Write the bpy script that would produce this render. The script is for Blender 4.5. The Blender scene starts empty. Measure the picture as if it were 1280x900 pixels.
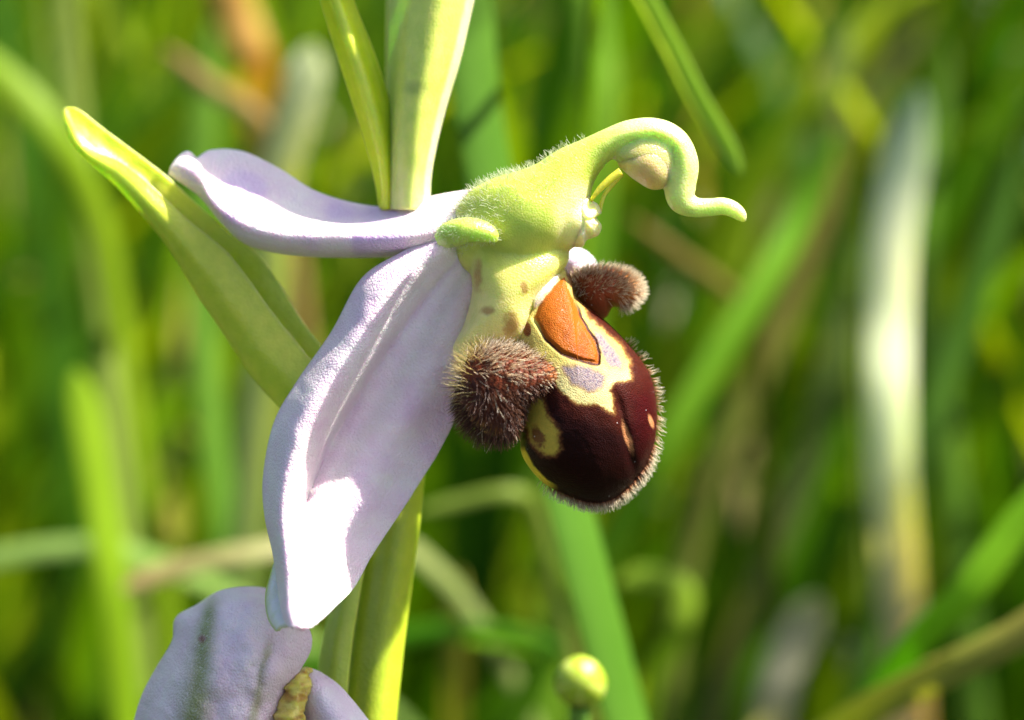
import bpy, math, random
import numpy as np
from mathutils import Vector

random.seed(7)
RNG = np.random.default_rng(11)
SC = bpy.context.scene
COL = SC.collection

# ---------------------------------------------------------------- camera
FLOWER = Vector((0.0, 0.0, 0.200))          # the flower stands 20 cm above the ground
DIST, WID = 120.0, 55.0                     # mm to the focal plane, mm across the frame there
PITCH = math.radians(14)
FWD = Vector((0, math.cos(PITCH), -math.sin(PITCH)))
RIGHT = Vector((1, 0, 0))
UP = Vector((0, math.sin(PITCH), math.cos(PITCH)))
CAMPOS = FLOWER - FWD * (DIST / 1000)
cd = bpy.data.cameras.new('camera'); cam = bpy.data.objects.new('camera', cd)
COL.objects.link(cam); SC.camera = cam
cam.location = CAMPOS; cam.rotation_euler = (math.pi / 2 - PITCH, 0, 0)
cd.sensor_width = 36; cd.lens = 36 * DIST / WID
cd.clip_start = 0.005; cd.clip_end = 200
cd.dof.use_dof = True; cd.dof.focus_distance = (DIST - 1.6) / 1000
cd.dof.aperture_fstop = cd.lens / 3.3
# ---------------------------------------------------------------- light
SUN_AZ, SUN_EL = math.radians(83), math.radians(54)   # azimuth from +Y (away from camera) towards +X
w = bpy.data.worlds.new('World'); SC.world = w; w.use_nodes = True
wn = w.node_tree.nodes; wl = w.node_tree.links
sky = wn.new('ShaderNodeTexSky'); sky.sky_type = 'NISHITA'; sky.sun_disc = False
sky.sun_elevation = SUN_EL; sky.sun_rotation = SUN_AZ; sky.air_density = .7; sky.dust_density = 3.0
wl.new(sky.outputs[0], wn['Background'].inputs[0]); wn['Background'].inputs[1].default_value = 0.085
sd = bpy.data.lights.new('sun', 'SUN'); sd.energy = 5.0; sd.angle = math.radians(0.5); sd.color = (1, .95, .86)
sun = bpy.data.objects.new('sun', sd); COL.objects.link(sun)
S = Vector((math.sin(SUN_AZ) * math.cos(SUN_EL), math.cos(SUN_AZ) * math.cos(SUN_EL), math.sin(SUN_EL)))
sun.rotation_euler = S.to_track_quat('Z', 'Y').to_euler()
sun.location = (1, 1, 2)
SC.view_settings.view_transform = 'Standard'; SC.view_settings.look = 'None'
SC.view_settings.gamma = 1; SC.view_settings.exposure = 1.6
SC.render.engine = 'CYCLES'
SC.cycles.use_denoising = True
SC.cycles.max_bounces = 10; SC.cycles.transmission_bounces = 8

# ---------------------------------------------------------------- helpers
CP = np.array(CAMPOS); F_ = np.array(FWD); R_ = np.array(RIGHT); U_ = np.array(UP)
K = WID / 1280.0
def W(p):
    """(px, py, mm behind the focal plane) -> metres"""
    p = np.asarray(p, float)
    d = DIST + p[..., 2]
    x = (p[..., 0] - 640) * K * d / DIST; y = (450 - p[..., 1]) * K * d / DIST
    return CP + (d[..., None] * F_ + x[..., None] * R_ + y[..., None] * U_) / 1000.0

def cr(P, n, closed=False):
    """Catmull-Rom through the rows of P -> n samples"""
    P = np.asarray(P, float); m = len(P)
    if closed:
        t = np.linspace(0, m, n, endpoint=False); i = np.floor(t).astype(int); f = t - i
        g = lambda k: P[(i + k) % m]
    else:
        t = np.linspace(0, m - 1, n); i = np.minimum(np.floor(t).astype(int), m - 2); f = t - i
        def g(k):
            j = i + k
            lo = j < 0; hi = j > m - 1
            v = P[np.clip(j, 0, m - 1)].copy()
            v[lo] = 2 * P[0] - P[1]; v[hi] = 2 * P[-1] - P[-2]
            return v
    f = f.reshape((-1,) + (1,) * (P.ndim - 1))
    a, b, c, d = g(-1), g(0), g(1), g(2)
    return 0.5 * (2 * b + (c - a) * f + (2 * a - 5 * b + 4 * c - d) * f * f + (3 * b - a - 3 * c + d) * f ** 3)

_H = RNG.random((256, 256))
def vnoise(x, y):
    xi = np.floor(x).astype(int); yi = np.floor(y).astype(int); fx = x - xi; fy = y - yi
    fx = fx * fx * (3 - 2 * fx); fy = fy * fy * (3 - 2 * fy)
    h = lambda a, b: _H[a % 256, b % 256]
    return (h(xi, yi) * (1 - fx) + h(xi + 1, yi) * fx) * (1 - fy) + (h(xi, yi + 1) * (1 - fx) + h(xi + 1, yi + 1) * fx) * fy
def fbm(x, y, o=3):
    s = 0; a = .5
    for k in range(o):
        s = s + a * (vnoise(x * 2 ** k + 17 * k, y * 2 ** k + 31 * k) - .5); a *= .5
    return s

def sdf(px, py, poly):
    """signed distance in px, negative inside"""
    P = np.asarray(poly, float); Q = np.roll(P, -1, 0)
    d = np.full(px.shape, 1e9); ins = np.zeros(px.shape, bool)
    for (ax, ay), (bx, by) in zip(P, Q):
        ex, ey = bx - ax, by - ay; wx, wy = px - ax, py - ay
        h = np.clip((wx * ex + wy * ey) / (ex * ex + ey * ey + 1e-9), 0, 1)
        d = np.minimum(d, np.hypot(wx - ex * h, wy - ey * h))
        c = ((ay > py) != (by > py)) & (px < (bx - ax) * (py - ay) / (by - ay + 1e-12) + ax)
        ins ^= c
    return np.where(ins, -d, d)
def sm(x, a, b):
    t = np.clip((x - a) / (b - a), 0, 1); return t * t * (3 - 2 * t)
def mixc(base, colr, m):
    return base * (1 - m[..., None]) + np.asarray(colr) * m[..., None]

def mesh_obj(name, V, Fc, mat, parent=None, col=None, attrs=None, uv=None, smooth=True, origin=None):
    me = bpy.data.meshes.new(name)
    V = np.asarray(V, float).reshape(-1, 3)
    o0 = np.array(origin if origin is not None else (parent.matrix_world.translation if parent else (0, 0, 0)), float)
    if parent is not None: o0 = BASES[parent.name]
    me.from_pydata((V - o0).tolist(), [], Fc if isinstance(Fc, list) else Fc.tolist())
    if smooth: me.polygons.foreach_set('use_smooth', [True] * len(me.polygons))
    if col is not None:
        a = me.attributes.new('Col', 'FLOAT_COLOR', 'POINT')
        c = np.ones((len(V), 4)); c[:, :3] = np.asarray(col).reshape(-1, 3)
        a.data.foreach_set('color', c.ravel())
    for k, v in (attrs or {}).items():
        a = me.attributes.new(k, 'FLOAT', 'POINT'); a.data.foreach_set('value', np.asarray(v, float).ravel())
    if uv is not None:
        u = me.uv_layers.new(name='UVMap'); li = np.zeros(len(me.loops), int); me.loops.foreach_get('vertex_index', li)
        u.data.foreach_set('uv', np.asarray(uv).reshape(-1, 2)[li].ravel())
    me.update()
    o = bpy.data.objects.new(name, me); COL.objects.link(o)
    if mat: me.materials.append(mat)
    if parent is not None: o.parent = parent; BASES[o.name] = o0
    elif origin is not None: o.location = origin; BASES[o.name] = o0
    else: BASES[o.name] = o0
    return o
BASES = {}
def tag(o, label=None, cat=None, group=None, kind=None):
    if label: o['label'] = label
    if cat: o['category'] = cat
    if group: o['group'] = group
    if kind: o['kind'] = kind
    return o
def thing(name, loc, label, cat, group=None):
    o = bpy.data.objects.new(name, None); COL.objects.link(o); o.location = loc; o.empty_display_size = .01
    BASES[o.name] = np.array(loc, float)
    return tag(o, label, cat, group)

def grid_faces(n, m, wrap=False):
    i, j = np.meshgrid(np.arange(n - 1), np.arange(m if wrap else m - 1), indexing='ij')
    j2 = (j + 1) % m
    return np.stack([i * m + j, i * m + j2, (i + 1) * m + j2, (i + 1) * m + j], -1).reshape(-1, 4)

def patch(name, ctrl, mat, parent, n=80, m=48, thick=.3, colf=None, wob=0.0, ws=30., flip=False, uscale=1):
    """a sheet lofted through rows of (px,py,dz) control points"""
    C = np.asarray(ctrl, float)
    A = cr(C, n)                                  # n x cols x 3
    B = cr(np.swapaxes(A, 0, 1), m)               # m x n x 3
    P = np.swapaxes(B, 0, 1).copy()
    u, v = np.meshgrid(np.linspace(0, 1, n), np.linspace(0, 1, m), indexing='ij')
    if wob: P[..., 2] += wob * fbm(P[..., 0] / ws, P[..., 1] / ws) * 2
    V = W(P)
    Fc = grid_faces(n, m)
    if flip: Fc = Fc[:, ::-1]
    col = colf(P[..., 0], P[..., 1], u, v) if colf else None
    o = mesh_obj(name, V, Fc, mat, parent, col, uv=np.stack([u, v], -1))
    if thick:
        s = o.modifiers.new('thickness', 'SOLIDIFY'); s.thickness = thick / 1000; s.offset = 0; s.use_even_offset = False
    return o

def outward(V, Fc):
    v = V.reshape(-1, 3); c = v.mean(0); a, b, d = v[Fc[:, 0]] - c, v[Fc[:, 1]] - c, v[Fc[:, 2]] - c
    return Fc if (a * np.cross(b, d)).sum() > 0 else Fc[:, ::-1]

def to_px(V):
    q = (np.asarray(V) - CP) * 1000; d = q @ F_
    return np.stack([640 + (q @ R_) / K * DIST / d, 450 - (q @ U_) / K * DIST / d, d - DIST], -1)
def fuse(V, Fc, vox, it):
    """grow overlapping closed shapes together into one skin"""
    c0 = V.mean(0)
    me = bpy.data.meshes.new('raw'); me.from_pydata(((V - c0) * 1000).tolist(), [], Fc); ob = bpy.data.objects.new('raw', me); COL.objects.link(ob)
    a = ob.modifiers.new('a', 'REMESH'); a.mode = 'VOXEL'; a.voxel_size = vox * 1000
    b = ob.modifiers.new('b', 'SMOOTH'); b.iterations = it; b.factor = .5
    dg = bpy.context.evaluated_depsgraph_get(); m2 = bpy.data.meshes.new_from_object(ob.evaluated_get(dg))
    n = len(m2.vertices); co = np.zeros(n * 3); m2.vertices.foreach_get('co', co)
    Q = [list(p.vertices) for p in m2.polygons]
    bpy.data.objects.remove(ob); bpy.data.meshes.remove(m2); bpy.data.meshes.remove(me)
    return co.reshape(-1, 3) / 1000 + c0, Q

def inflate_data(outline, c, dz, hf, hb, nt=260, nr=70, tilt=(0, 0), disp=None, pw=.5, z2=None):
    Q = cr(np.asarray(outline, float), 1200, closed=True)
    th = np.arctan2(Q[:, 1] - c[1], Q[:, 0] - c[0]); r = np.hypot(Q[:, 1] - c[1], Q[:, 0] - c[0])
    k = np.argsort(th); th, r = th[k], r[k]
    T = np.linspace(-math.pi, math.pi, nt, endpoint=False)
    Rr = np.interp(T, np.r_[th - 2 * math.pi, th, th + 2 * math.pi], np.r_[r, r, r])
    s = np.sin(np.linspace(0, math.pi / 2, nr))   # rings, denser at rim
    rows = []
    for side, h, ss in ((-1, hf, s), (1, hb, s[::-1][1:])):
        x = c[0] + np.outer(ss, Rr * np.cos(T)); y = c[1] + np.outer(ss, Rr * np.sin(T))
        z = dz + side * h * np.repeat(((1 - ss ** 2).clip(0) ** pw)[:, None], nt, 1)
        rows.append(np.stack([x, y, z], -1))
    P = np.concatenate(rows, 0)
    P[..., 2] += tilt[0] * (P[..., 0] - c[0]) * K + tilt[1] * (P[..., 1] - c[1]) * K
    front = np.zeros(P.shape[:2]); front[:nr] = 1
    if disp: P[..., 2] += disp(P[..., 0], P[..., 1]) * front
    return P, front
def inflate(name, outline, c, dz, hf, hb, mat, parent, colf=None, glf=None, **kw):
    P, front = inflate_data(outline, c, dz, hf, hb, **kw)
    V = W(P); Fc = outward(V, grid_faces(P.shape[0], P.shape[1], True))
    col = colf(P[..., 0], P[..., 1], front) if colf else None
    at = {'gl': glf(P[..., 0], P[..., 1], front)} if glf else None
    o = mesh_obj(name, V, Fc, mat, parent, col, attrs=at)
    return o, (V, Fc, P)

def tube(name, spine, mat, parent, n=120, m=40, colf=None, shape=None, data=False):
    """loft along (px,py,dz,r_px,r_depth_mm)"""
    A = cr(np.asarray(spine, float), n)
    t = np.gradient(A[:, :2], axis=0); t /= np.linalg.norm(t, axis=1)[:, None] + 1e-9
    nx, ny = -t[:, 1], t[:, 0]
    th = np.linspace(0, 2 * math.pi, m, endpoint=False)
    rn = np.maximum(A[:, 3], .05); rd = np.maximum(A[:, 4], .002)
    P = np.zeros((n, m, 3))
    P[..., 0] = A[:, 0, None] + np.outer(nx * rn, np.cos(th))
    P[..., 1] = A[:, 1, None] + np.outer(ny * rn, np.cos(th))
    P[..., 2] = A[:, 2, None] + np.outer(rd, np.sin(th))
    u, v = np.meshgrid(np.linspace(0, 1, n), th, indexing='ij')
    if shape: P = shape(P, u, v)
    V = W(P); Fc = outward(V, grid_faces(n, m, True))
    caps = [list(range(m))[::-1], list(range((n - 1) * m, n * m))]
    col = colf(P[..., 0], P[..., 1], u, v) if colf else None
    if data: return None, (V, Fc, P), col
    o = mesh_obj(name, V, Fc.tolist() + caps, mat, parent, col)
    return o, (V, Fc, P)

def sample_surface(V, Fc, k, rng, wt=None):
    V = V.reshape(-1, 3); a, b, c, d = (V[Fc[:, i]] for i in range(4))
    nrm = np.cross(c - a, d - b); ar = np.linalg.norm(nrm, axis=1); nrm /= ar[:, None] + 1e-15
    p = ar if wt is None else ar * wt
    idx = rng.choice(len(Fc), k, p=p / p.sum())
    s, t = rng.random(k)[:, None], rng.random(k)[:, None]
    pos = (a[idx] * (1 - s) + b[idx] * s) * (1 - t) + (d[idx] * (1 - s) + c[idx] * s) * t
    return pos, nrm[idx], idx

def hairs(name, pos, dirs, length, rad, mat, parent, bend=None, segs=4, rng=RNG):
    """fine tapered hairs (metres), joined: nobody could count them"""
    k = len(pos); d = dirs / (np.linalg.norm(dirs, axis=1)[:, None] + 1e-12)
    ref = np.where(np.abs(d[:, 2:3]) < .9, [[0, 0, 1.]], [[1., 0, 0]])
    e1 = np.cross(d, ref); e1 /= np.linalg.norm(e1, axis=1)[:, None]; e2 = np.cross(d, e1)
    bend = np.zeros((k, 3)) if bend is None else bend
    bend = bend + (e1 * rng.normal(0, .16, (k, 1)) + e2 * rng.normal(0, .16, (k, 1)))
    t = np.linspace(0, 1, segs + 1)
    c = pos[:, None] + (d[:, None] * t[None, :, None] + bend[:, None] * (t ** 2)[None, :, None]) * length[:, None, None]
    rr = rad[:, None] * (1 - .72 * t[None] ** 2)
    an = np.array([0, 2.094, 4.189])
    ring = e1[:, None, None] * np.cos(an)[None, None, :, None] + e2[:, None, None] * np.sin(an)[None, None, :, None]
    V = c[:, :, None] + ring * rr[:, :, None, None]
    base = (np.arange(k) * (segs + 1) * 3)[:, None]
    f = grid_faces(segs + 1, 3, True)
    Fc = (f[None] + base[:, :, None]).reshape(-1, 4)
    T = np.broadcast_to(t[None, :, None], (k, segs + 1, 3)); R = np.broadcast_to(rng.random(k)[:, None, None], T.shape)
    o = mesh_obj(name, V.reshape(-1, 3), Fc, mat, parent, attrs={'t': T.copy(), 'rnd': R.copy()})
    o['kind'] = 'stuff'
    return o

# ---------------------------------------------------------------- materials
class NT:
    def __init__(s, name):
        s.m = bpy.data.materials.new(name); s.m.use_nodes = True
        s.n = s.m.node_tree.nodes; s.l = s.m.node_tree.links; s.n.clear()
        s.out = s.n.new('ShaderNodeOutputMaterial')
        tc = s.n.new('ShaderNodeNewGeometry')
        sc = s.n.new('ShaderNodeVectorMath'); sc.operation = 'SCALE'; sc.inputs['Scale'].default_value = 1000
        s.l.new(tc.outputs['Position'], sc.inputs[0]); s.mm = sc.outputs[0]     # millimetres
    def put(s, sock, v):
        if hasattr(v, 'links'): s.l.new(v, sock)
        elif isinstance(v, (tuple, list)): sock.default_value = (*v, 1) if len(v) == 3 and len(sock.default_value) == 4 else v
        else: sock.default_value = v
    def noise(s, scale, detail=3, rough=.5, vec=None):
        x = s.n.new('ShaderNodeTexNoise'); s.put(x.inputs['Vector'], vec or s.mm)
        x.inputs['Scale'].default_value = scale; x.inputs['Detail'].default_value = detail; x.inputs['Roughness'].default_value = rough
        return x.outputs['Fac']
    def vor(s, scale, out='Distance', vec=None):
        x = s.n.new('ShaderNodeTexVoronoi'); s.put(x.inputs['Vector'], vec or s.mm); x.inputs['Scale'].default_value = scale
        return x.outputs[out]
    def ramp(s, f, stops):
        x = s.n.new('ShaderNodeValToRGB'); e = x.color_ramp.elements
        while len(e) < len(stops): e.new(.5)
        for q, (p, c) in zip(e, stops): q.position = p; q.color = (*c, 1)
        s.put(x.inputs[0], f); return x.outputs[0]
    def mapr(s, f, a, b, c=0., d=1.):
        x = s.n.new('ShaderNodeMapRange'); s.put(x.inputs[0], f)
        for i, v in zip(range(1, 5), (a, b, c, d)): x.inputs[i].default_value = v
        return x.outputs[0]
    def mix(s, f, a, b, mode='MIX'):
        x = s.n.new('ShaderNodeMix'); x.data_type = 'RGBA'; x.blend_type = mode
        s.put(x.inputs[0], f); s.put(x.inputs[6], a); s.put(x.inputs[7], b); return x.outputs[2]
    def math(s, op, a, b=0.):
        x = s.n.new('ShaderNodeMath'); x.operation = op; s.put(x.inputs[0], a); s.put(x.inputs[1], b); return x.outputs[0]
    def attr(s, name, out='Fac'):
        x = s.n.new('ShaderNodeAttribute'); x.attribute_name = name; return x.outputs[out]
    def bump(s, h, st, d=.0001, bevel=0):
        x = s.n.new('ShaderNodeBump'); x.inputs['Strength'].default_value = st; x.inputs['Distance'].default_value = d
        s.put(x.inputs['Height'], h)
        if bevel:
            b = s.n.new('ShaderNodeBevel'); b.samples = 6; b.inputs[0].default_value = bevel; s.l.new(b.outputs[0], x.inputs['Normal'])
        return x.outputs[0]
    def bsdf(s, color, rough=.5, sss=0., radius=(1, 1, 1), scale=.0005, normal=None, spec=.5, **kw):
        x = s.n.new('ShaderNodeBsdfPrincipled')
        s.put(x.inputs['Base Color'], color); s.put(x.inputs['Roughness'], rough)
        x.inputs['Subsurface Weight'].default_value = sss; x.inputs['Subsurface Radius'].default_value = radius
        x.inputs['Subsurface Scale'].default_value = scale; s.put(x.inputs['Specular IOR Level'], spec)
        if normal: s.l.new(normal, x.inputs['Normal'])
        for k, v in kw.items(): s.put(x.inputs[k.replace('_', ' ')], v)
        return x.outputs[0]
    def trans(s, color, normal=None):
        x = s.n.new('ShaderNodeBsdfTranslucent'); s.put(x.inputs[0], color); return x.outputs[0]
    def mixs(s, f, a, b):
        x = s.n.new('ShaderNodeMixShader'); s.put(x.inputs[0], f); s.l.new(a, x.inputs[1]); s.l.new(b, x.inputs[2]); return x.outputs[0]
    def done(s, sh):
        s.l.new(sh, s.out.inputs[0]); return s.m

def papillose(t, cell, st, bevel=0):
    """cells of a petal's skin: tiny domes"""
    v = t.vor(cell); inv = t.math('SUBTRACT', 1.0, v)
    return t.bump(t.math('ADD', inv, t.math('MULTIPLY', t.noise(1.6, 3), .25)), st, .00006, bevel)

def mat_tepal(name):
    t = NT(name); c = t.attr('Col', 'Color')
    c = t.mix(t.mapr(t.noise(.55, 4, .6), .35, .7), c, t.mix(1., c, (.95, .84, .95), 'MULTIPLY'))
    c = t.mix(t.mapr(t.noise(9, 2), .5, .75, 0, .35), c, (.86, .80, .90))
    nb = papillose(t, 8, 1.)
    return t.done(t.bsdf(c, .3, 1., (1, .75, .95), .0003, nb, .6))
def mat_green(name, sss=.8, rough=.4, cell=7, st=.4, scale=.0008, spec=.5, bevel=0):
    t = NT(name); c = t.attr('Col', 'Color')
    c = t.mix(t.mapr(t.noise(1.1, 5, .6), .35, .7), c, t.mix(1., c, (.82, .88, .7), 'MULTIPLY'))
    nb = papillose(t, cell, st, bevel)
    return t.done(t.bsdf(c, rough, sss, (.7, 1, .25), scale, nb, spec))
M = {}
M['tepal'] = mat_tepal('lilac_tepal')
M['bract'] = mat_green('bract_green', 1., .35, 6, .3, .0008)
M['stem'] = mat_green('stem_green', .8, .38, 5, .35, .001)
M['column'] = mat_green('column_green', 1., .36, 9, .5, .0014)
M['throat'] = mat_green('throat_yellow', 1., .33, 7, .35, .0010)
t = NT('labellum_velvet'); c = t.attr('Col', 'Color')
c = t.mix(t.mapr(t.noise(6, 3), .4, .75, 0, .45), c, t.mix(1., c, (1.5, 1.2, 1.15), 'MULTIPLY'))
sp = t.mapr(t.vor(2.2), 0.03, .09, 1., 0.)                       # sparse glints of single papillae, painted into the colour
pick = t.mapr(t.vor(2.2, 'Color'), .70, .73)
nb = papillose(t, 14, .5)
gl = t.attr('gl')
c = t.mix(t.math('MULTIPLY', sp, pick), c, (.8, .75, .75))
M['lip'] = t.done(t.bsdf(c, t.mapr(gl, 0, 1, .34, .16), .25, (1, .3, .15), .0003, nb, t.mapr(gl, 0, 1, .09, .6), Sheen_Weight=.0, Sheen_Roughness=.4, Sheen_Tint=(1, .6, .5, 1)))
def mat_hair(name, stops, rough=.35, tr=.35):
    t = NT(name); f = t.attr('t'); c = t.ramp(f, stops)
    c = t.mix(t.mapr(t.attr('rnd'), 0, 1, 0, .5), c, t.mix(1., c, (.55, .5, .45), 'MULTIPLY'))
    return t.done(t.mixs(tr, t.bsdf(c, rough, 0, spec=.6), t.trans(c)))
M['lit_brown_hair'] = mat_hair('lit_brown_hair', [(0, (.14, .025, .010)), (.12, (.34, .11, .04)), (.28, (.84, .62, .36)), (1, (.95, .88, .70))], tr=.3)
M['dark_hair'] = mat_hair('dark_brown_hair', [(0, (.05, .010, .005)), (.5, (.13, .035, .015)), (1, (.22, .085, .03))])
M['pale_hair'] = mat_hair('pale_hair', [(0, (.50, .36, .08)), (.4, (.72, .58, .2)), (1, (.82, .72, .36))], tr=.5)
M['rim_hair'] = mat_hair('rim_hair', [(0, (.36, .10, .03)), (.25, (.70, .42, .22)), (.6, (.93, .84, .62)), (1, (.95, .9, .75))], tr=.5)
M['white_hair'] = mat_hair('white_hair', [(0, (.6, .68, .35)), (1, (.85, .88, .75))], tr=.5)
M['yellow'] = mat_green('pollinium_yellow', 1., .3, 8, .2, .0006)

# ---------------------------------------------------------------- ground
def mat_soil():
    t = NT('soil'); c = t.ramp(t.noise(.06, 6, .65), [(.3, (.010, .010, .004)), (.55, (.020, .020, .006)), (.75, (.03, .04, .008))])
    return t.done(t.bsdf(c, .9, normal=t.bump(t.noise(.2, 5), .8, .004)))
n = 121; gx = np.sinh(np.linspace(-4.6, 4.6, n)) * .45
X, Y = np.meshgrid(gx, gx, indexing='ij')
Z = fbm(X * 3 + 50, Y * 3 + 50) * .035 * sm(np.hypot(X, Y), .05, .5)
ground = mesh_obj('ground', np.stack([X, Y, Z - .004], -1), grid_faces(n, n), mat_soil())
tag(ground, 'dark soil of the meadow under the grass', 'ground', kind='structure')

# ---------------------------------------------------------------- meadow grass
def mat_grass(name, tr=.45):
    t = NT(name); c = t.attr('Col', 'Color')
    c = t.mix(t.mapr(t.noise(.05, 3), .35, .7), c, t.mix(1., c, (.7, .82, .6), 'MULTIPLY'))
    a = t.bsdf(c, .5, 0, spec=.14, normal=t.bump(t.noise(1.2, 2), .2, .0003))
    ct = t.mix(1., c, (1.5, 1.4, .35), 'MULTIPLY')
    return t.done(t.mixs(tr, a, t.trans(ct)))
M['grass'] = mat_grass('grass_blade')
M['straw'] = mat_grass('straw', .5)
GREENS = np.array([(.055, .14, .003), (.085, .18, .003), (.15, .25, .004), (.03, .10, .004), (.05, .14, .006), (.22, .29, .006)])
STRAW = np.array([(.42, .36, .18), (.34, .26, .12), (.5, .46, .3)])

def blades(N, region, hmin, hmax, wmin, wmax, rng, straw=.06, lean=.5, segs=7, leanx=.2, pal=None):
    pal = GREENS if pal is None else pal
    x = rng.uniform(region[0], region[1], N); y = rng.uniform(region[2], region[3], N)
    keep = ~((np.abs(x) < .1 + .27 * (y + .12)) & (y < .10)); x, y = x[keep], y[keep]; N = len(x)
    h = rng.uniform(hmin, hmax, N) * (0.75 + .5 * vnoise(x * 9 + 40, y * 9 + 40)); wd = rng.uniform(wmin, wmax, N) / 2
    az = rng.uniform(0, 2 * math.pi, N); le = np.abs(rng.normal(0, lean, N)) * h
    dx, dy = np.cos(az) * le + leanx * h, np.sin(az) * le
    droop = np.clip(rng.normal(.15, .22, N), 0, .8) * h
    t = np.linspace(0, 1, segs + 1)[None]
    cx = x[:, None] + dx[:, None] * (.35 * t + .65 * t ** 2); cy = y[:, None] + dy[:, None] * (.35 * t + .65 * t ** 2)
    cz = h[:, None] * t - droop[:, None] * t ** 3
    ok = ~((cy < .155) & (np.abs(cx) < .10) & (cy > -.14) & (cz > .05)).any(1)      # a clear space round the orchid
    cx, cy, cz, wd = cx[ok], cy[ok], cz[ok], wd[ok]; N = len(cx)
    fa = rng.uniform(0, 2 * math.pi, N)[:, None] + rng.normal(0, .7, N)[:, None] * t
    ww = wd[:, None] * (1 - t ** 2.4) * (.7 + .3 * np.minimum(1, t * 5)) + .00015
    V = np.zeros((N, segs + 1, 2, 3))
    for s, k in ((-1, 0), (1, 1)):
        V[:, :, k, 0] = cx + s * ww * np.cos(fa); V[:, :, k, 1] = cy + s * ww * np.sin(fa); V[:, :, k, 2] = cz
    f = grid_faces(segs + 1, 2); Fc = (f[None] + (np.arange(N) * (segs + 1) * 2)[:, None, None]).reshape(-1, 4)
    c = pal[rng.integers(0, len(pal), N)] * rng.uniform(.75, 1.2, (N, 1))
    s = rng.random(N) < straw; c[s] = STRAW[rng.integers(0, 3, s.sum())]
    C = np.broadcast_to(c[:, None, None, :], V.shape).copy()
    return V.reshape(-1, 3), Fc, C.reshape(-1, 3)
def join(parts):
    V, Fc, C, k = [], [], [], 0
    for v, f, c in parts: V.append(v); Fc.append(f + k); C.append(c); k += len(v)
    return np.concatenate(V), np.concatenate(Fc), np.concatenate(C)
g = np.random.default_rng(8)
V, Fc, C = join([blades(1200, (-.45, .45, .18, .45), .12, .30, .0040, .0085, g, .05, .42),
                 blades(520, (-.42, -.02, .22, .62), .14, .30, .006, .010, g, .03, .4, pal=GREENS[[2, 5, 5, 1]] * 1.25),  # brighter palette so the grass on the left looks sunlit
                 blades(5200, (-.8, .8, .40, 1.3), .14, .34, .005, .011, g, .07, .42),
                 blades(7000, (-1.8, 1.8, 1.2, 3.2), .18, .36, .003, .007, g, .07, .42),
                 blades(4200, (.24, .8, .18, 1.2), .42, .62, .003, .008, g, .05, .16, leanx=.05),  # tall tuft out of view, added to shade the grass on the right
                 blades(5000, (-1.2, 1.2, -1.0, .35), .04, .11, .002, .005, g, .08, .5)])
meadow = mesh_obj('meadow_grass', V, Fc, M['grass'], col=C)
tag(meadow, 'mass of fine green meadow grass growing behind the orchid', 'grass', kind='stuff')

# single blades that the photograph lets one tell apart
def blade(name, pts, wmm, color, label, cat='grass plant', root=True, tip=True, face=0.0, mat='grass', sway=(0, 0), group=None, width_prof=None, zs=1.45):
    """pts (px, py, mm behind focal plane) from the tip down; carried on down to the soil"""
    Q = np.asarray(pts, float); d0 = DIST + Q[:, 2].mean(); Q = Q.copy(); Q[:, 2] *= zs; wmm = wmm * (DIST + Q[:, 2].mean()) / d0; P = W(Q)
    if root:
        p, q = P[-1], P[-2]; tg = (p - q) / np.linalg.norm(p - q); h = p[2]
        if tg[2] < -.35:
            k = h / -tg[2]; off = np.clip(tg[:2] * k, -.09, .09); off = off * min(1., .09 / (np.hypot(*off) + 1e-9))
            f_, st_ = [], np.linalg.norm(p - q) / k
            while (f_[-1] if f_ else 0) + st_ * 1.3 < 1: f_.append((f_[-1] if f_ else 0) + st_); st_ *= 1.3
            f_.append(1.0)
            lin = tg[:2] * k
            P = np.vstack([P] + [np.r_[p[:2] + lin * f + (off - lin) * f ** 1.6, h * (1 - f) - .002 * f] for f in f_])
        else:
            hx = np.array([tg[0], tg[1], 0]); hx /= np.linalg.norm(hx) + 1e-9
            P = np.vstack([P] + [p + hx * .045 * (1 - (1 - q) ** 2) + np.array([0, .01 * q, -q ** 1.6 * (p[2] + .002)]) for q in (.06, .13, .22, .34, .48, .64, .82, 1.)])
    n = 110; A = cr(P, n); tg = np.gradient(A, axis=0); tg /= np.linalg.norm(tg, axis=1)[:, None]
    view = A - CP; view /= np.linalg.norm(view, axis=1)[:, None]
    s = np.cross(tg, view); s /= np.linalg.norm(s, axis=1)[:, None]; nn = np.cross(s, tg)
    t = np.linspace(0, 1, n)
    fa = face + .25 * np.sin(t * 3.1)
    s2 = s * np.cos(fa)[:, None] + nn * np.sin(fa)[:, None]; n2 = np.cross(s2, tg)
    wv = np.full(n, wmm / 2000.)
    if width_prof is not None: wv = wv * np.interp(t, *width_prof)
    if tip: wv = wv * np.clip(np.sqrt(np.clip(t * (len(P) - 1) / .9, .002, 1)), 0, 1)
    V = np.stack([A - s2 * wv[:, None], A + n2 * (.35 * wv)[:, None], A + s2 * wv[:, None]], 1)
    c = np.asarray(color if isinstance(color[0], (tuple, list)) else [color, color], float)
    cc = np.stack([np.interp(t, np.linspace(0, 1, len(c)), c[:, k]) for k in range(3)], -1)
    C = np.broadcast_to(cc[:, None, :], V.shape)
    base = P[-1].copy() if root else P[0]
    o = mesh_obj(name, V, grid_faces(n, 3), M[mat], col=C.copy(), origin=tuple(base))
    sd_ = o.modifiers.new('thickness', 'SOLIDIFY'); sd_.thickness = .00012; sd_.offset = 0
    return tag(o, label, cat, group)
YG = (.24, .36, .02); BG = (.16, .34, .015); MG = (.10, .26, .03); DG = (.06, .18, .03); TAN = (.45, .33, .16); PALE = (.66, .66, .50); OL = (.26, .30, .06)
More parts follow.
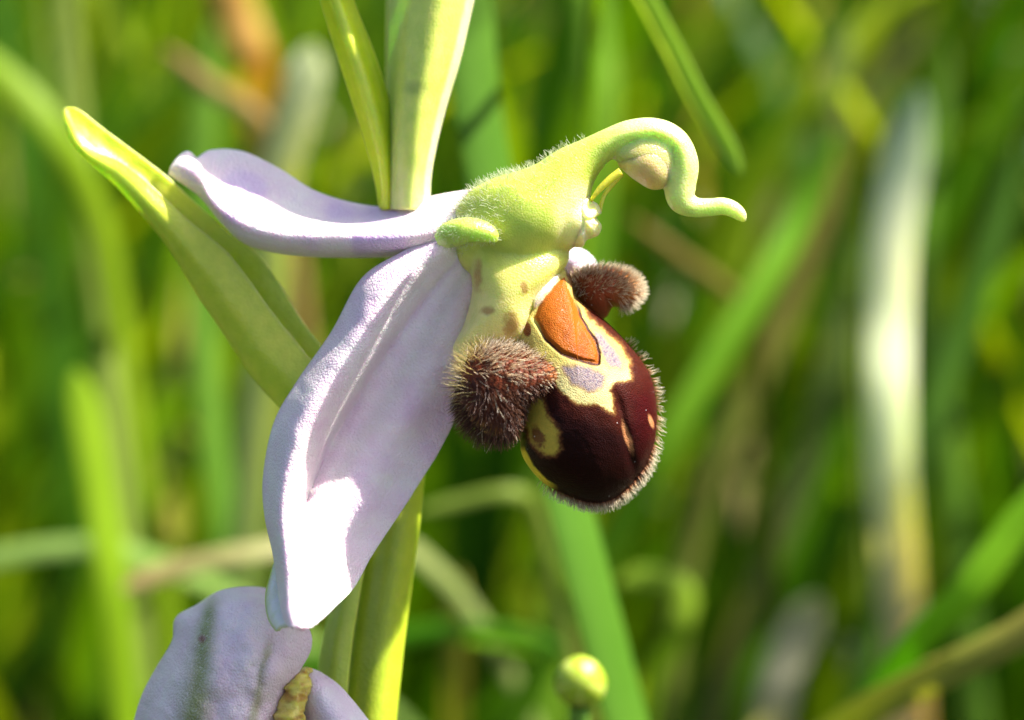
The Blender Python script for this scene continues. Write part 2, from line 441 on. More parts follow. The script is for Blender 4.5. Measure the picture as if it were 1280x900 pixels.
ST = 'single grass blades standing behind the orchid'
blade('grass_plant', [(583, -20, 34), (590, 60, 34), (600, 150, 34), (628, 300, 34), (668, 450, 33), (717, 650, 32), (762, 820, 32), (790, 930, 32)], 3.9, (.12, .26, .025), 'broad blue-green grass leaf passing directly behind the hairy brown lip', tip=False, face=.5, zs=1.3)
blade('grass_plant', [(926, 218, 32), (905, 180, 32), (870, 120, 32), (842, 65, 32), (805, -5, 32), (770, -60, 33), (750, -70, 38), (742, 40, 50)], 1.35, (.34, .50, .08), 'thin pale green blade tip arching down above the curled hood', face=.2, zs=1.1)
blade('dry_grass_plant', [(1150, 110, 95), (1130, 200, 95), (1115, 300, 95), (1111, 400, 95), (1111, 490, 94), (1114, 600, 95), (1122, 700, 98)], 4.6, [(.40, .50, .42), (.8, .84, .72), (.86, .88, .76), (.6, .5, .36), (.3, .24, .14), (.2, .16, .1)], 'bleached whitish dry blade standing alone in the green grass', face=.1, mat='straw')
blade('grass_plant', [(1045, 165, 80), (1005, 260, 80), (960, 345, 78), (895, 450, 76), (830, 560, 75), (780, 650, 76)], 3.0, BG, 'bright green blade leaning across behind the tip of the curled hood', face=.3)
blade('grass_plant', [(1042, 190, 110), (1025, 260, 110), (1000, 345, 110), (945, 480, 110), (895, 580, 110), (855, 720, 112), (830, 900, 115)], 2.9, [(.34, .24, .06), OL, OL], 'olive brown grass stem beside the bright leaning blade', face=.1)
blade('dry_grass_plant', [(785, 270, 90), (850, 320, 90), (920, 372, 92), (945, 430, 98), (955, 560, 104)], 1.3, [(.36, .24, .06), (.2, .2, .04), (.10, .16, .02), (.08, .14, .02)], 'thin orange-brown dry stem slanting down behind the hood', face=.1, mat='straw')
blade('grass_plant', [(1080, 300, 130), (1050, 400, 130), (1015, 560, 130), (965, 690, 130), (925, 790, 132), (890, 900, 135)], 3.0, [(.16, .26, .05), (.22, .22, .08), (.2, .18, .08)], 'dull brownish stem leaning in the shaded grass', face=.1)
blade('grass_plant', [(1330, 590, 70), (1270, 660, 70), (1205, 745, 70), (1150, 800, 72), (1090, 880, 76)], 3.0, (.28, .56, .02), 'vivid green blade slanting up over the dark grass', tip=False, face=.2, zs=.9)
blade('grass_plant', [(1340, 745, 62), (1270, 795, 62), (1180, 840, 62), (1090, 885, 64), (1020, 930, 68)], 2.9, [(.36, .30, .08), (.30, .48, .04), (.28, .52, .03)], 'yellowish green blade lying low and nearly level over the dark grass', tip=False, face=.3, zs=.8)
blade('dry_grass_plant', [(1025, 745, 100), (1005, 780, 100), (985, 820, 100), (968, 880, 100), (955, 960, 102)], 4.0, [(.3, .3, .2), (.6, .55, .45), (.5, .5, .38), (.5, .5, .4)], 'short grey dead blade low among the dark grass', face=0, mat='straw')
blade('dry_grass_plant', [(1055, 800, 130), (1075, 840, 130), (1100, 910, 132)], 3.0, (.34, .36, .26), 'small grey-green withered blade beside the short grey dead blade', face=0, mat='straw')
blade('grass_plant', [(770, 728, 70), (805, 722, 70), (840, 727, 70), (857, 750, 70), (845, 790, 70), (815, 850, 72), (800, 940, 75)], 2.2, (.28, .40, .03), 'yellow-green blade bent over into a sharp hook below the lip', face=.1)
blade('grass_plant', [(712, 816, 75), (650, 799, 75), (600, 791, 75), (555, 788, 75), (500, 796, 76)], 2.0, (.2, .42, .05), 'short level green blade beside the orchid stem', face=.4)
blade('grass_plant', [(572, 715, 110), (572, 770, 110), (570, 850, 112), (568, 930, 115)], 2.2, (.36, .36, .06), 'short upright yellowish blade beside the orchid stem', face=0)
blade('grass_plant', [(78, -30, 95), (90, 80, 95), (108, 240, 95), (135, 450, 93), (160, 660, 92), (178, 820, 92), (190, 930, 92)], 2.0, (.26, .34, .06), 'tall straight yellow-green grass stem beside the folded green bract', tip=False, face=0)
blade('dry_grass_plant', [(392, 55, 75), (382, 100, 75), (362, 170, 76), (345, 250, 78), (335, 400, 84), (320, 560, 90)], 4.0, [(.5, .56, .36), (.66, .7, .5), (.5, .58, .3), (.2, .3, .06), (.16, .28, .05)], 'broad pale silvery leaf standing behind the upper lilac sepal', face=.3, mat='straw')
blade('dry_grass_plant', [(205, 60, 95), (260, 105, 95), (325, 150, 95), (360, 230, 100), (380, 400, 105)], 1.7, (.5, .34, .17), 'thin tan stem slanting down towards the pale silvery leaf', face=0, mat='straw')
blade('dry_grass_plant', [(282, -25, 130), (296, 20, 130), (316, 75, 130), (330, 160, 135), (335, 350, 140)], 4.6, [(.6, .36, .1), (.6, .38, .1), (.3, .32, .06), (.16, .28, .05), (.16, .28, .05)], 'orange dying leaf tip showing in the green grass', tip=False, face=0, mat='straw')
blade('grass_plant', [(94, 462, 70), (108, 520, 70), (125, 620, 70), (142, 740, 70), (158, 900, 72)], 3.1, (.24, .38, .012), 'wide bright green blade with a blunt tip beside the tall yellow-green stem', face=.3)
blade('grass_plant', [(-40, 705, 75), (20, 692, 75), (80, 684, 75), (140, 684, 75), (190, 700, 80)], 1.9, (.26, .38, .10), 'pale green blade lying level across the tall yellow-green stem', tip=False, face=.3)
blade('grass_plant', [(152, 738, 60), (185, 722, 60), (235, 706, 60), (290, 694, 60), (345, 684, 61), (420, 660, 64)], 1.7, [(.5, .36, .16), (.42, .40, .2), (.30, .36, .12), (.26, .34, .08)], 'pale level blade with a tan tip above the lower lilac flower', face=.3)
blade('grass_plant', [(-30, 70, 85), (30, 120, 85), (85, 190, 86), (130, 300, 90), (160, 480, 95)], 3.0, (.24, .36, .014), 'bright yellow-green blade arching over towards the bract tip', tip=False, face=.3)
blade('grass_plant', [(265, 30, 100), (255, 150, 100), (250, 300, 100), (262, 500, 100), (285, 700, 100), (300, 900, 102)], 3.0, (.15, .30, .03), 'plain green blade rising behind the folded green bract', face=.2)
blade('grass_plant', [(520, 640, 60), (570, 628, 60), (640, 615, 60), (670, 640, 62), (690, 720, 64)], 1.2, (.26, .32, .06), 'faint pale blade lying level under the hairy brown lip', face=.2)
blade('grass_plant', [(1185, 60, 120), (1165, 180, 120), (1150, 330, 120), (1180, 520, 120), (1200, 700, 122)], 3.4, (.16, .30, .03), 'green blade standing just behind the bleached white blade', face=.2)
blade('grass_plant', [(1275, 180, 110), (1240, 300, 110), (1200, 420, 110), (1150, 560, 110), (1110, 720, 112)], 3.0, (.12, .26, .03), 'long dark green blade leaning past the bleached white blade', face=.2)
blade('grass_plant', [(735, -20, 100), (745, 60, 100), (752, 140, 100), (740, 300, 102), (720, 500, 105)], 3.6, (.22, .40, .03), 'bright green blade standing behind the column of the flower', tip=False, face=.2)
blade('grass_plant', [(1062, 20, 120), (1045, 70, 120), (1040, 150, 120), (1060, 300, 122), (1070, 500, 125)], 2.2, [(.34, .42, .1), (.3, .38, .06), (.14, .28, .04)], 'pale seed-tipped stem in the grass above the bleached white blade', face=0, width_prof=([0, .06, .14, .2, 1], [.6, 1.6, 1.6, .5, .5]))

# round green bud on its stalk
bud_base = W(np.array([722., 940., 27.])); bud_base[2] = 0
bt = thing('flower_bud', tuple(bud_base), 'small round green bud on a thin stalk below the hairy lip', 'bud')
def budcol(px, py, f): return mixc(np.full(px.shape + (3,), (.38, .48, .03)), (.75, .75, .25), sm(np.sin(np.arctan2(py - 852, px - 725) * 5), .5, 1.) * .5)
inflate('bud', [(725, 820), (746, 830), (757, 852), (750, 876), (727, 884), (702, 877), (692, 852), (703, 830)], (725, 852), 25, 1.6, 1.6, M['stem'], bt, budcol, nt=64, nr=20)
sp0 = W(np.array([[724., 882, 25], [722, 930, 26]]))
stk = np.vstack([sp0, [[sp0[1, 0] + .002, sp0[1, 1], .08], [bud_base[0], bud_base[1], -.002]]])
A = np.stack([np.interp(np.linspace(0, 1, 24), [0, .2, .6, 1], stk[:, k_]) for k_ in range(3)], -1); an = np.linspace(0, 2 * math.pi, 8, endpoint=False)
V = A[:, None] + .0007 * (np.cos(an)[None, :, None] * np.array([1., 0, 0]) + np.sin(an)[None, :, None] * np.array([0, 1., 0]))
mesh_obj('stalk', V, grid_faces(24, 8, True), M['stem'], bt, col=np.full((24, 8, 3), (.14, .28, .04)))

# ================================================================ the orchid
gb = W(np.array([440., 1100., 9.])); gb = np.array([gb[0] - .012, gb[1] + .004, 0])
orchid = thing('bee_orchid', tuple(gb), 'bee orchid with lilac sepals, green hooked hood and furry brown lip', 'orchid')
def const(c): return lambda px, py, u, v: np.full(px.shape + (3,), c, float)

# stem
def stemcol(px, py, u, v):
    c = np.full(px.shape + (3,), (.44, .52, .03), float)
    return mixc(c, (.40, .50, .08), sm(vnoise(v * 2.2, u * 3), .5, .8) * .6)
low = W(np.array([[455., 900., 7]]))[0]
spine = [(498, -520, 8.5, 10, .5), (492, -380, 8.5, 14, .6), (494, -220, 8.3, 17, .8), (500, -60, 8, 20, .9), (503, 60, 8, 24, 1.1), (506, 200, 8, 27, 1.25), (508, 350, 7.5, 30, 1.35), (505, 500, 7, 33, 1.5), (492, 640, 7, 35, 1.6), (474, 780, 7, 35, 1.6), (460, 900, 7, 36, 1.6), (448, 1010, 7, 37, 1.65)]
A = cr(np.array(spine, float), 90); P3 = W(A[:, :3]); R3 = A[:, 3] * K / 1000
ext = np.array([gb * (1 - s) + P3[-1] * s for s in np.linspace(.85, 0, 12)])
P3 = np.vstack([P3, ext]); R3 = np.r_[R3, np.full(12, R3[-1])]
tgs = np.gradient(P3, axis=0); tgs /= np.linalg.norm(tgs, axis=1)[:, None]
e1 = np.cross(tgs, F_); e1 /= np.linalg.norm(e1, axis=1)[:, None]; e2 = np.cross(tgs, e1)
an = np.linspace(0, 2 * math.pi, 32, endpoint=False); rib = 1 + .045 * np.cos(an * 5)
V = P3[:, None] + R3[:, None, None] * rib[None, :, None] * (e1[:, None] * np.cos(an)[None, :, None] + e2[:, None] * np.sin(an)[None, :, None])
uu, vv = np.meshgrid(np.linspace(0, 1, len(P3)), an, indexing='ij')
mesh_obj('stem', V, grid_faces(len(P3), 32, True)[:, ::-1], M['stem'], orchid, col=stemcol(uu, vv, uu, vv))
# pale wing of a bract clasping the stem
patch('sheath', [[(428, 640, 6.2), (446, 640, 5.4), (468, 640, 5.6)], [(418, 740, 6.2), (432, 740, 5.2), (450, 740, 5.3)], [(402, 820, 6.2), (418, 820, 5.2), (438, 820, 5.3)], [(394, 900, 6.2), (412, 900, 5.2), (432, 900, 5.3)], [(388, 960, 6.2), (405, 960, 5.2), (428, 960, 5.3)]], M['bract'], orchid, 60, 20, .3, const((.56, .62, .10)))

# upper bracts
def brcol(base, pale):
    def f(px, py, u, v):
        c = np.full(px.shape + (3,), base, float)
        c = mixc(c, pale, sm(vnoise(v * 22, u * 2.0), .45, .9) * .45)
        return mixc(c, pale, sm(np.abs(v - .5), .42, .5) * .7)
    return f
patch('bract', [[(388, -60, 5), (408, -60, 3.4), (428, -60, 5)], [(403, 0, 5), (420, 0, 3.4), (440, 0, 5)], [(427, 78, 5), (445, 75, 3.4), (467, 70, 5)], [(452, 156, 5), (468, 150, 3.6), (487, 136, 5)], [(468, 212, 5), (480, 205, 4), (491, 190, 5)], [(477, 262, 5), (484, 262, 4.4), (494, 262, 5)]], M['bract'], orchid, 70, 24, .3, brcol((.60, .72, .02), (.7, .76, .1)))
def bigcol(px, py, u, v):
    c = np.full(px.shape + (3,), (.60, .64, .14), float)
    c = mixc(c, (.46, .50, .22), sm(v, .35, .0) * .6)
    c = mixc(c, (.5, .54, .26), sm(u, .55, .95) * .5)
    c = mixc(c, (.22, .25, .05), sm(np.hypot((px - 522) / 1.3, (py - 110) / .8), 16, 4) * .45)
    return mixc(c, (.80, .80, .42), sm(v, .78, .86))  # sunlit right rim painted in as a pale strip
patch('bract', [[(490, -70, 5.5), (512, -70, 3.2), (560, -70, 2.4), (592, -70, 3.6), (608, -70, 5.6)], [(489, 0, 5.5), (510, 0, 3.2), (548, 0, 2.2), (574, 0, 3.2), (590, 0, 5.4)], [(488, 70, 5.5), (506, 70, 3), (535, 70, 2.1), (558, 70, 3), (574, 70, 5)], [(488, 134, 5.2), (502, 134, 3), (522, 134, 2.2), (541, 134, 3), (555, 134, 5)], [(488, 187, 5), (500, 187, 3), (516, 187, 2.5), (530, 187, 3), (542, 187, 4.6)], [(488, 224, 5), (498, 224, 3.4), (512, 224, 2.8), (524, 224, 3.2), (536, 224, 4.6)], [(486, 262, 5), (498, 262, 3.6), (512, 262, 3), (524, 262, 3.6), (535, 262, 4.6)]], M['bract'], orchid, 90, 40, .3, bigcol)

# buds of the spike above
for k_, (bx, by, bz, br, lean) in enumerate(((545, -150, 4.5, 62, 22), (455, -300, 7, 56, -26), (545, -430, 8, 50, 18), (490, -540, 8, 40, -4))):
    bo, _ = tube('flower_bud', [(bx - lean * 1.6, by + br * 2.4, bz + 1.5, 10, .45), (bx - lean, by + br * 1.5, bz + .6, br * .34, br * .017), (bx - lean * .3, by + br * .7, bz, br * .7, br * .034), (bx, by, bz, br * .85, br * .04), (bx + lean * .4, by - br * .8, bz, br * .6, br * .03), (bx + lean * .6, by - br * 1.25, bz, br * .2, br * .01), (bx + lean * .62, by - br * 1.3, bz, 1, .05)], M['stem'], orchid, 50, 28, const((.40, .48, .12)))
    bo['label'] = 'closed green bud higher on the spike'
# folded bract behind the flower
N_ = [(81, 137), (92, 158), (110, 186), (151, 203), (187, 231), (233, 274), (279, 310), (306, 342), (342, 392), (379, 438), (404, 468)]
K_ = [(81, 139), (86, 165), (105, 190), (151, 234), (183, 270), (215, 311), (251, 370), (288, 425), (315, 466), (350, 506), (375, 528)]
U2 = [(82, 135), (98, 137), (128, 160), (174, 194), (210, 222), (251, 260), (288, 292), (315, 310), (342, 342), (379, 402), (404, 436)]
ctrl = []
for i, (a, k, f) in enumerate(zip(N_, K_, U2)):
    z = 6.5 - i * .25; wd = min(1, .1 + i * .22) 
    mid = ((a[0] + k[0]) / 2 - 3 * wd, (a[1] + k[1]) / 2 + 3 * wd)
    kk = (k[0], k[1]); m2 = ((k[0] * .45 + f[0] * .55), (k[1] * .45 + f[1] * .55))
    ctrl.append([(a[0], a[1], z - .9 * wd), (mid[0], mid[1], z - 1.2 * wd), (kk[0], kk[1], z + .1 * wd), (m2[0], m2[1], z + 1.5 * wd), (f[0], f[1], z + 1.7 * wd)])
def fbcol(px, py, u, v):
    c = np.full(px.shape + (3,), (.66, .68, .07), float)
    c = mixc(c, (.54, .60, .04), sm(vnoise(v * 16, u * 1.5), .4, .9) * .6)
    return mixc(c, (.5, .52, .2), np.maximum(sm(v, .03, 0), sm(v, .97, 1)) * .7)
patch('bract', ctrl, M['bract'], orchid, 110, 60, .28, fbcol, wob=.15, ws=40)

# ---- sepals
def lilac(base, pink, green=None, gl=()):
    def f(px, py, u, v):
        c = np.full(px.shape + (3,), base, float)
        c = mixc(c, pink, sm(fbm(px / 60, py / 60) + .5, .45, .7) * .6)
        c = mixc(c, (.70, .50, .70), sm(vnoise(v * 9, u * 1.2 + 5), .5, .95) * .35)
        for v0, wv, a in gl: c = mixc(c, green, np.exp(-((v - v0) / wv) ** 2) * a)
        return c
    return f
LB, LP = (.90, .81, .79), (.84, .65, .76)
L1 = [[(556, 292, .8), (566, 302, .4), (578, 318, .6), (592, 338, .8), (606, 366, 1.2)],
      [(502, 318, .8), (522, 330, -.2), (548, 352, .6), (576, 384, 1.0), (602, 408, 1.6)],
      [(454, 350, 1.2), (478, 368, -.6), (512, 396, .6), (556, 425, 1.0), (597, 450, 1.6)],
      [(417, 416, 1.4), (445, 422, -.9), (480, 440, .5), (532, 470, .9), (585, 490, 1.6)],
      [(374, 478, 1.4), (408, 476, -1.2), (445, 493, .5), (505, 522, .8), (570, 520, 1.6)],
      [(345, 530, 1.2), (376, 532, -1.6), (416, 540, .3), (472, 566, .6), (548, 564, 1.4)],
      [(332, 596, .8), (358, 592, -2.0), (393, 588, -.3), (446, 612, -.2), (518, 612, 1.0)],
      [(334, 645, -.2), (352, 642, -2.8), (374, 642, -1.8), (421, 660, -1.7), (486, 660, .2)],
      [(344, 690, -1.8), (356, 690, -4.2), (372, 690, -3.9), (410, 700, -3.4), (461, 698, -1.2)],
      [(350, 730, -3.6), (360, 732, -5.6), (375, 735, -5.8), (406, 737, -5.2), (440, 735, -3.0)],
      [(355, 764, -5.6), (362, 766, -6.9), (375, 768, -7.3), (392, 767, -6.9), (414, 762, -5.4)],
      [(362, 784, -7.2), (368, 785, -7.7), (376, 786, -8.0), (383, 786, -7.8), (392, 782, -7.2)]]
L2 = []
for i, q in enumerate(L1):
    a, b, c, d, e = (np.array(k) for k in q); g_ = [0, .1, .25, .5, .8, 1, 1, 1, .7, .3, .1, 0][i]
    L2.append([a, b, b * .35 + c * .65 + [0, 0, -.5 * g_], c + [3 * g_, 2 * g_, .75 * g_], c * .6 + d * .4 + [0, 0, .2 * g_], d + [0, 0, -.35 * g_], d * .4 + e * .6 + [0, 0, -.1 * g_], e])
o = patch('sepal', L2, M['tepal'], orchid, 150, 100, .32, lilac(LB, LP, (.50, .55, .38), [(.62, .05, .25)]), wob=.12, ws=26)
o['label'] = 'broad lilac sepal hanging down in front of the stem'
# greenish curled margin at its tip
patch('sepal_tip', [[(350, 690, -.6), (349, 695, -1), (352, 700, -1.6)], [(341, 715, -.8), (345, 718, -1.6), (356, 720, -2.4)], [(334, 745, -1.6), (341, 746, -2.6), (358, 748, -3.2)], [(337, 772, -3.), (344, 770, -4.), (360, 768, -4.6)], [(347, 789, -4.6), (352, 784, -5.4), (364, 780, -5.8)]], M['bract'], orchid, 40, 16, .25,
      lambda px, py, u, v: mixc(np.full(px.shape + (3,), (.72, .68, .74), float), (.42, .52, .1), sm(v, .32, .02)))
# upper sepal: a boat whose near margin turns up
T_ = [(594, 238), (548, 246), (492, 261), (442, 256), (392, 240), (346, 211), (302, 191), (264, 190), (246, 200), (234, 191), (219, 203)]
I_ = [(590, 252), (548, 264), (492, 276), (440, 280), (386, 272), (336, 254), (290, 232), (256, 214), (245, 204), (230, 199), (217, 207)]
M_ = [(584, 268), (543, 284), (490, 291), (437, 292), (385, 291), (335, 284), (296, 269), (266, 247), (250, 220), (228, 207), (215, 211)]
O_ = [(580, 285), (538, 300), (490, 307), (440, 308), (390, 307), (340, 301), (302, 288), (272, 262), (250, 232), (225, 215), (214, 214)]
B_ = [(574, 304), (528, 311), (488, 318), (440, 319), (390, 318), (345, 313), (308, 302), (279, 277), (252, 244), (222, 222), (213, 216)]
ctrl = []
for i, (a, b, c, d, e) in enumerate(zip(T_, I_, M_, O_, B_)):
    z = .6 + i * .45; s = [.35, .7, 1, 1, 1, 1, 1, .9, .5, .25, .05][i]
    ctrl.append([(a[0], a[1], z + 3.4 * s), (b[0], b[1], z + 1.5 * s), (c[0], c[1], z - .9 * s), (d[0], d[1], z - .8 * s), (e[0], e[1], z + .5 * s), (e[0], e[1] - 4 * s, z + 1.8 * s)])
o = patch('sepal', ctrl, M['tepal'], orchid, 140, 90, .28, lilac(LB, (.62, .46, .74)), wob=.1, ws=26)
o['label'] = 'boat-shaped lilac sepal pointing away from the hood'
# third sepal, seen only past the far side of the column
patch('sepal', [[(690, 318, 3), (700, 322, 3), (706, 340, 3.4)], [(712, 310, 4), (724, 322, 3.6), (728, 350, 4)], [(730, 316, 6), (738, 326, 5.6), (740, 352, 6)], [(736, 322, 8), (743, 332, 8), (744, 356, 8)]], M['tepal'], orchid, 40, 24, .3, lilac((.8, .74, .82), LP))['label'] = 'pale sepal just showing behind the column'

# ---- ovary behind the flower
tube('ovary', [(495, 470, 6.4, 10, .6), (505, 430, 5.5, 26, 1.2), (535, 370, 4, 34, 1.5), (570, 315, 2.8, 32, 1.5), (600, 285, 2, 26, 1.3)], M['stem'], orchid, 60, 28, const((.32, .44, .05)))

# ---- column with its curled hood
def colcol(px, py, u, v):
    c = np.full(px.shape + (3,), (.54, .62, .10), float)
    c = mixc(c, (.72, .70, .16), sm(py - (px - 600) * -.3, 300, 350) * .7)
    c = mixc(c, (.68, .72, .28), sm(px, 735, 800))
    return c
spine = [(566, 312, 1.2, 14, .6), (582, 308, 1.0, 40, 1.6), (612, 294, .5, 60, 2.4), (640, 281, .2, 63, 2.7), (668, 264, 0, 58, 2.6), (694, 240, 0, 46, 2.2), (716, 213, 0, 33, 1.8), (738, 194, 0, 23, 1.5), (762, 178, 0, 18, 1.45), (787, 167, 0, 17, 1.5), (812, 163, 0, 16, 1.5), (833, 168, 0, 16, 1.45), (848, 182, 0, 17, 1.3), (854, 206, 0, 19.5, 1.15), (850, 232, 0, 20, 1.0), (853, 250, 0, 18, .85), (868, 259, 0, 13, .6), (888, 259, 0, 11.5, .5), (906, 258, 0, 11, .48), (920, 264, 0, 10, .42), (928, 272, 0, 7, .3), (932, 278, 0, 1.5, .06)]
_, cdat, ccol = tube('column', spine, None, None, 240, 56, colcol, data=True)
def thc(px, py, f):
    c = colcol(px, py, px, px)
    c = mixc(c, (.84, .74, .26), sm(py, 310, 395))
    c = mixc(c, (.88, .84, .36), sm(np.hypot((px - 725) / 1., (py - 272) / 1.4), 42, 16))  # paler yellow about the stigma, its sunlit highlight painted in
    c = mixc(c, (.74, .66, .22), sm(np.hypot(px - 810, (py - 206) * 1.1), 36, 20))
    for x, y, rx, ry in ((597, 345, 7, 22), (610, 388, 11, 6), (640, 405, 12, 17), (655, 360, 5, 12)):
        d = np.hypot((px - x) / rx, (py - y) / ry) + .9 * fbm(px / 7, py / 7)
        c = mixc(c, (.42, .19, .04), sm(d, 1.2, .4) * .75)
    return c
TH = [(588, 330), (592, 300), (620, 282), (660, 276), (700, 296), (712, 320), (700, 345), (686, 366), (676, 395), (668, 430), (655, 450), (610, 470), (578, 462), (566, 436), (580, 405), (590, 365)]
P, _f = inflate_data(TH, (634, 372), .5, 2.9, 2.0, nt=200, nr=60)
V2, F2 = W(P), outward(W(P), grid_faces(P.shape[0], P.shape[1], True))
V1 = cdat[0].reshape(-1, 3); m_ = 56
FF = cdat[1].tolist() + [list(range(m_))[::-1], list(range(239 * m_, 240 * m_))] + (F2 + len(V1)).tolist()
VL = [V1, V2.reshape(-1, 3)]
for OL_, c_, hf_ in (([(762, 190), (772, 174), (800, 160), (832, 164), (850, 184), (848, 214), (836, 232), (815, 234), (794, 223), (778, 209)], (810, 198), 1.55), ([(688, 232), (716, 222), (733, 234), (737, 252), (742, 268), (742, 288), (728, 302), (706, 316), (688, 316), (676, 290), (680, 255)], (708, 270), 1.75)):
    P_, _ = inflate_data(OL_, c_, 0, hf_, hf_, nt=90, nr=30); v_ = W(P_); f_ = outward(v_, grid_faces(P_.shape[0], P_.shape[1], True))
    FF += (f_ + sum(len(q) for q in VL)).tolist(); VL.append(v_.reshape(-1, 3))
VV, QQ = fuse(np.vstack(VL), FF, .00009, 14)
pq = to_px(VV)
column = mesh_obj('column', VV, QQ, M['column'], orchid, col=thc(pq[:, 0], pq[:, 1], None))
column['label'] = 'glowing yellow-green column with a hood curled like a swan neck'
# anther under the hood
def anc(px, py, f): return mixc(np.full(px.shape + (3,), (.74, .66, .22), float), (.70, .50, .24), sm(np.hypot(px - 812, (py - 214) * 1.1), 30, 8))
anther, _ = inflate('anther', [(772, 203), (782, 184), (804, 174), (828, 177), (842, 194), (843, 216), (834, 233), (815, 237), (795, 226), (780, 214)], (811, 205), 0, 1.66, 1.66, M['column'], column, anc, nt=90, nr=30)
# threads that hold the pollen
for pts in ([(776, 214, -1.2, 5, .16), (763, 224, -1.2, 5, .15), (750, 236, -1.2, 4, .12), (742, 246, -1.1, 2.6, .09), (735, 256, -.2, 2.6, .09)], [(777, 218, -.1, 3.2, .1), (765, 231, -.1, 3.2, .1), (756, 243, -.2, 2.6, .09), (752, 254, -.3, 2.4, .08), (750, 264, -.3, 2.6, .08)]):
    tube('pollen_thread', pts, M['yellow'], column, 40, 10, const((.88, .80, .08)))
# lumpy stigma face
def sdisp(px, py): return -.35 * fbm(px / 9, py / 9, 2)
inflate('stigma', [(722, 246), (734, 242), (740, 250), (748, 256), (752, 266), (746, 272), (752, 282), (748, 294), (734, 300), (728, 309), (714, 306), (712, 285), (716, 262)], (731, 276), -.2, 1.25, 1.2, M['throat'], column, lambda px, py, f: mixc(np.full(px.shape + (3,), (.80, .74, .12), float), (.92, .88, .45), sm(px - (py - 270) * .2, 690, 725)), nt=150, nr=40, disp=sdisp)
# small green petals either side
for q, dz, dx in ((0, -2.6, 0), (1, 3.4, 18)):
    p, pd = tube('petal', [(545 + dx, 300, dz + 1.4, 6, .4), (556 + dx, 296, dz + .6, 15, .8), (574 + dx, 290, dz, 17, .85), (592 + dx, 288, dz - .2, 15.5, .75), (607 + dx, 291, dz - .2, 13, .6), (616 + dx, 296, dz - .2, 9, .45), (621 + dx, 302, dz - .1, 2, .1)], M['column'], orchid, 60, 26, const((.52, .60, .12)))
    pos, nr, ix = sample_surface(pd[0], pd[1], 500, RNG)
    hairs('petal_hair', pos, nr + .5 * RNG.normal(0, .5, nr.shape), RNG.uniform(.00012, .0003, 500), np.full(500, .000011), M['white_hair'], p, segs=3)
# white bristles along the back of the column
V, Fc, P = cdat; cen = P.reshape(-1, 3)[Fc].mean(1)
topw = ((cen[:, 0] < 735) & (cen[:, 1] < 330 - (cen[:, 0] - 560) * .78 - 0)).astype(float) * np.exp(-np.maximum(0, cen[:, 0] - 640) / 60.) + 1e-9
pos, nr, ix = sample_surface(V, Fc, 1500, RNG, topw)
hairs('bristle', pos, nr + .35 * RNG.normal(0, 1, nr.shape), RNG.uniform(.00015, .0005, 1500), np.full(1500, .000013), M['white_hair'], column, segs=3)

# ---- lip
LIP = [(672, 346), (700, 332), (714, 346), (718, 368), (735, 384), (758, 402), (780, 424), (800, 448), (814, 472), (820, 500), (821, 528), (817, 558), (804, 588), (781, 614), (756, 628), (730, 627), (702, 616), (680, 604), (662, 585), (651, 563), (650, 530), (646, 490), (640, 450), (642, 410), (655, 372)]
YEL = [(640, 330), (706, 335), (716, 368), (733, 392), (752, 412), (775, 430), (787, 453), (790, 475), (768, 478), (763, 488), (768, 517), (748, 505), (722, 503), (704, 492), (694, 478), (660, 462), (630, 445), (630, 380)]
SPEC = [(706, 346), (713, 368), (728, 402), (743, 426), (748, 441), (747, 454), (728, 451), (702, 441), (683, 424), (667, 397), (677, 376), (692, 356)]
G1 = [(704, 458), (722, 455), (744, 463), (757, 470), (753, 485), (735, 490), (712, 481)]
G2 = [(741, 412), (756, 421), (769, 436), (779, 452), (778, 464), (763, 459), (752, 440)]
YLL = [(672, 498), (680, 502), (688, 522), (700, 540), (699, 560), (694, 570), (680, 568), (664, 552), (654, 530), (656, 505)]
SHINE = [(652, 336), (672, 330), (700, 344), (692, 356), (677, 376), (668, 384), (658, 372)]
def lipn(px, py, s=11, a=4.): return a * fbm(px / s, py / s, 3) * 2
